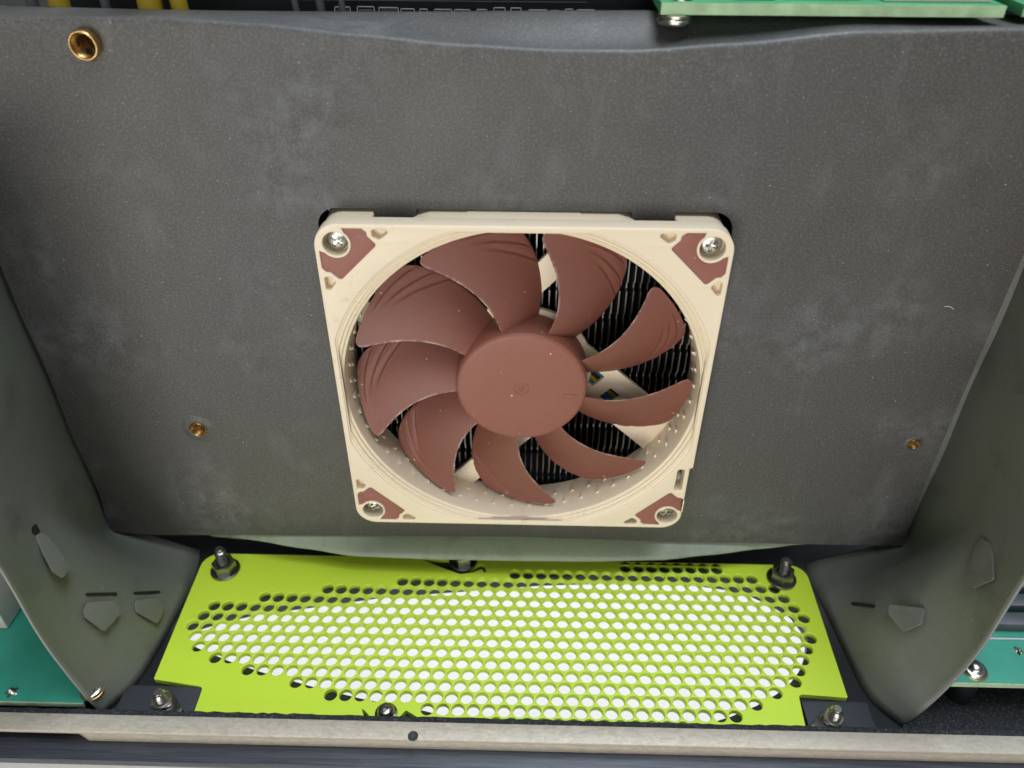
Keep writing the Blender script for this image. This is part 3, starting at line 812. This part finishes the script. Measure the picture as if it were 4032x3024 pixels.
while x < 46:
    o = new_obj('fin', fme, hs); o.location = (x * MM, 0, 0); x += 1.74
bm = bmesh.new(); box(bm, -46, 46, 36.1, 40, -46, 46); finish(bm, 'base_plate', FINB, hs)

# ================================================================== BOARDS AROUND
def board(name, label, x0, x1, y0, y1, z, th, mat, emat, group=None, sl=0, sr=0):
    b = thing(name, label, 'circuit board', ((x0 + x1) / 2, (y0 + y1) / 2, z - th), group)
    bm = fill2d([[(x0, y0 + 0.3), (x1, y0 + 0.3), (x1 - sr, y1), (x0 + sl, y1)]], z - th + 0.02, z, 0.05, 1)
    finish(bm, 'laminate', mat, b)
    bm = bmesh.new(); box(bm, x0, x1, y0 - 0.05, y0 + 0.24, z - th, z - 0.03); finish(bm, 'cut_edge', emat, b)
    return b
# left teal board
lb = board('circuit_board', 'teal green circuit board outside the left wall of the shroud', -230, -110.6, -48.6, 40, -66.2, 1.6, PCBL, PCBE, None, 0, 24)
def solder(b, x, y, z, r, seed):
    rnd = random.Random(seed); bm = bmesh.new(); n = 20
    rings = []
    for f_, h in ((1.0, 0.0), (0.7, 0.35), (0.4, 0.9), (0.18, 1.5)):
        rings.append([bm.verts.new((x + r * f_ * (1 + 0.35 * math.cos(5 * 2 * math.pi * i / n + seed) * f_) * math.cos(2 * math.pi * i / n), y + r * f_ * (1 + 0.35 * math.cos(5 * 2 * math.pi * i / n + seed) * f_) * math.sin(2 * math.pi * i / n), z + h * r * 0.7)) for i in range(n)])
    for A, B in zip(rings, rings[1:]):
        for i in range(n): bm.faces.new((A[i], A[(i + 1) % n], B[(i + 1) % n], B[i]))
    bm.faces.new(rings[-1])
    finish(bm, 'solder_joint', STEEL, b, 50)
solder(lb, -121.0, -33.5, -66.15, 1.3, 1); solder(lb, -130.5, -45.8, -66.15, 1.4, 2)
def board_screw(b, x, y, z, r=3.4):
    bm = bmesh.new(); lathe(bm, [(r, 0.0), (r, 0.7), (r * 0.93, 0.95), (r * 0.66, 1.0), (r * 0.64, 1.5), (r * 0.5, 2.1), (r * 0.25, 2.4), (0, 2.45)], 32, 'z', (x, y, z))
    so = finish(bm, 'board_screw', STEEL, b, 50)
    bm = bmesh.new(); lathe(bm, [(r * 1.12, 0.0), (r * 1.12, 0.12), (r * 0.9, 0.14)], 32, 'z', (x, y, z)); finish(bm, 'copper_ring', BRASS, so)
board_screw(lb, -109.8, -45.0, -66.2, 2.6)
bm = bmesh.new(); box(bm, -170, -141.5, -27, 30, -66.1, -48); bev(bm, 0.6); finish(bm, 'connector_block', PALE, lb)
bm = bmesh.new(); box(bm, -135.5, -128, -18, 10, -66.1, -60); bev(bm, 0.4); finish(bm, 'component', CHIP, lb)
# right teal board, raised above the felt
rb = board('circuit_board', 'teal green circuit board raised outside the right wall of the shroud', 107.6, 230, -42.4, 40, -58.0, 1.5, PCBL, PCBE, None, 22, 0)
board_screw(rb, 116.5, -38.6, -58.0, 2.9)
solder(rb, 130.6, -32.6, -57.95, 1.1, 3)
for y0, y1, hh in ((-26.6, -22.6, 3.0), (-20.4, -16.4, 3.0), (-14, -10, 3.0)):
    bm = bmesh.new(); box(bm, 124, 200, y0, y1, -57.95, -57.95 + hh); bev(bm, 0.3); finish(bm, 'memory_slot', CHIP, rb)
bm = bmesh.new(); box(bm, 121, 200, -29.4, -29.0, -57.95, -57.5); finish(bm, 'silkscreen_bar', SILK, rb)
# small dark spacer below the right board
bm = bmesh.new(); lathe(bm, [(3.2, 0), (3.2, 12.2), (0, 12.2)], 24, 'z', (117.5, -37.0, FZ + 0.95))
tag(finish(bm, 'spacer', BLACK), 'black round spacer under the front of the right green board', 'spacer')
# top right green board with a steel screw head below it
tb = board('circuit_board', 'bright green circuit board at the top right above the shroud fold', 26.2, 92.7, 8.7, 60, 88.1, 2.1, PCBT, PCBTE)
bm = bmesh.new(); lathe(bm, [(0, 2.1), (2.8, 2.1), (3.3, 1.9), (3.4, 1.5), (3.1, 1.25), (3.4, 1.0), (3.5, 0.55), (3.1, 0.1), (2.6, 0), (0, 0)], 32, 'z', (29.4, 11.0, 83.85))
finish(bm, 'standoff', STEEL, tb)
for x0, x1, y0, y1, hh in ((41, 49, 12, 17, 1.2), (51, 66, 12.5, 20, 2.0), (70, 91, 11.5, 22, 2.2)):
    bm = bmesh.new(); box(bm, x0, x1, y0, y1, 88.12, 88.12 + hh); bev(bm, 0.2); finish(bm, 'component', PALE if x1 - x0 > 10 else CHIP, tb)
bm = bmesh.new(); lathe(bm, [(2.6, 0), (2.4, 0.6), (1.5, 0.7), (0, 0.7)], 24, 'z', (30.5, 12.8, 88.1)); finish(bm, 'solder_pad', STEEL, tb)
tb2 = board('circuit_board', 'short end of green board at the top right corner of the picture', 96.6, 130, 9.6, 60, 88.1, 2.1, PCBT, PCBTE)
bm = bmesh.new(); box(bm, 99, 125, 13, 22, 88.12, 90.1); bev(bm, 0.2); finish(bm, 'component', PCBT, tb2)
# black motherboard tray closing the case behind the heatsink
bm = bmesh.new(); box(bm, -235, 235, 75, 77, -76, 160)
tag(finish(bm, 'chassis_back_wall', BLACK, None, 0), 'black inner back wall of the computer chassis', None, 'structure')
# black board behind the fold with white printed outlines
kb = thing('circuit_board', 'black circuit board with white printed outlines behind the shroud fold', 'circuit board', (0, 40, 60))
bm = bmesh.new(); box(bm, -200, 200, 44, 45.5, -60, 140); finish(bm, 'laminate', PCBK, kb)
rnd = random.Random(5); x = -46.0
while x < 12:
    wd = rnd.uniform(2.0, 5.0); z1 = 79.8 + rnd.uniform(-0.25, 0.35)
    bm = bmesh.new()
    for (a, b, c, d) in ((x, x + wd, z1 - 0.22, z1), (x, x + 0.2, z1 - 2.6, z1), (x + wd - 0.2, x + wd, z1 - 2.6, z1)): box(bm, a, b, 43.9, 44.01, c, d)
    finish(bm, 'printed_outline', SILK, kb, 0)
    bm = bmesh.new(); box(bm, x + 0.5, x + wd - 0.5, 42.6, 43.99, z1 - 2.6, z1 - 0.7); finish(bm, 'component', CHIP if rnd.random() < 0.7 else STEEL, kb, 0)
    x += wd + rnd.uniform(0.3, 1.6)
bm = bmesh.new(); box(bm, -54, 14, 43.85, 44.01, 81.3, 81.45); finish(bm, 'printed_outline', GREYW, kb, 0)
# cables at the top left
for k, (cx, rr, mt, nm) in enumerate(((-116, 1.0, YEL, 'thin yellow cable at the top left edge behind the shroud fold'), (-107.5, 1.3, GREYW, 'leftmost grey cable behind the shroud fold'),
                                     (-101.0, 2.2, YEL, 'thick yellow cable left of the brightest one behind the shroud fold'), (-91.8, 1.0, GREYW, 'grey cable between the two thick yellow cables'),
                                     (-82.0, 2.6, YEL, 'brightest thick yellow cable above the upper brass insert'), (-76.2, 1.8, YEL, 'yellow cable just right of the brightest yellow cable'),
                                     (-50.2, 0.7, GREYW, 'thin grey cable left of the white printed outlines'), (-44.6, 0.9, GREYW, 'short grey cable beside the first white printed outline'), (-39.5, 0.7, GREYW, 'thin grey cable in front of the white printed outlines'))):
    bm = bmesh.new(); tube(bm, [(cx + 0.6 * math.sin(t * 1.3 + k), 26 - 0.4 * t + k % 2, 60 + t * 10) for t in range(9)], rr, 12)
    tag(finish(bm, 'cable', mt, None, 50), nm, 'cable', None, 'cables behind the shroud fold')
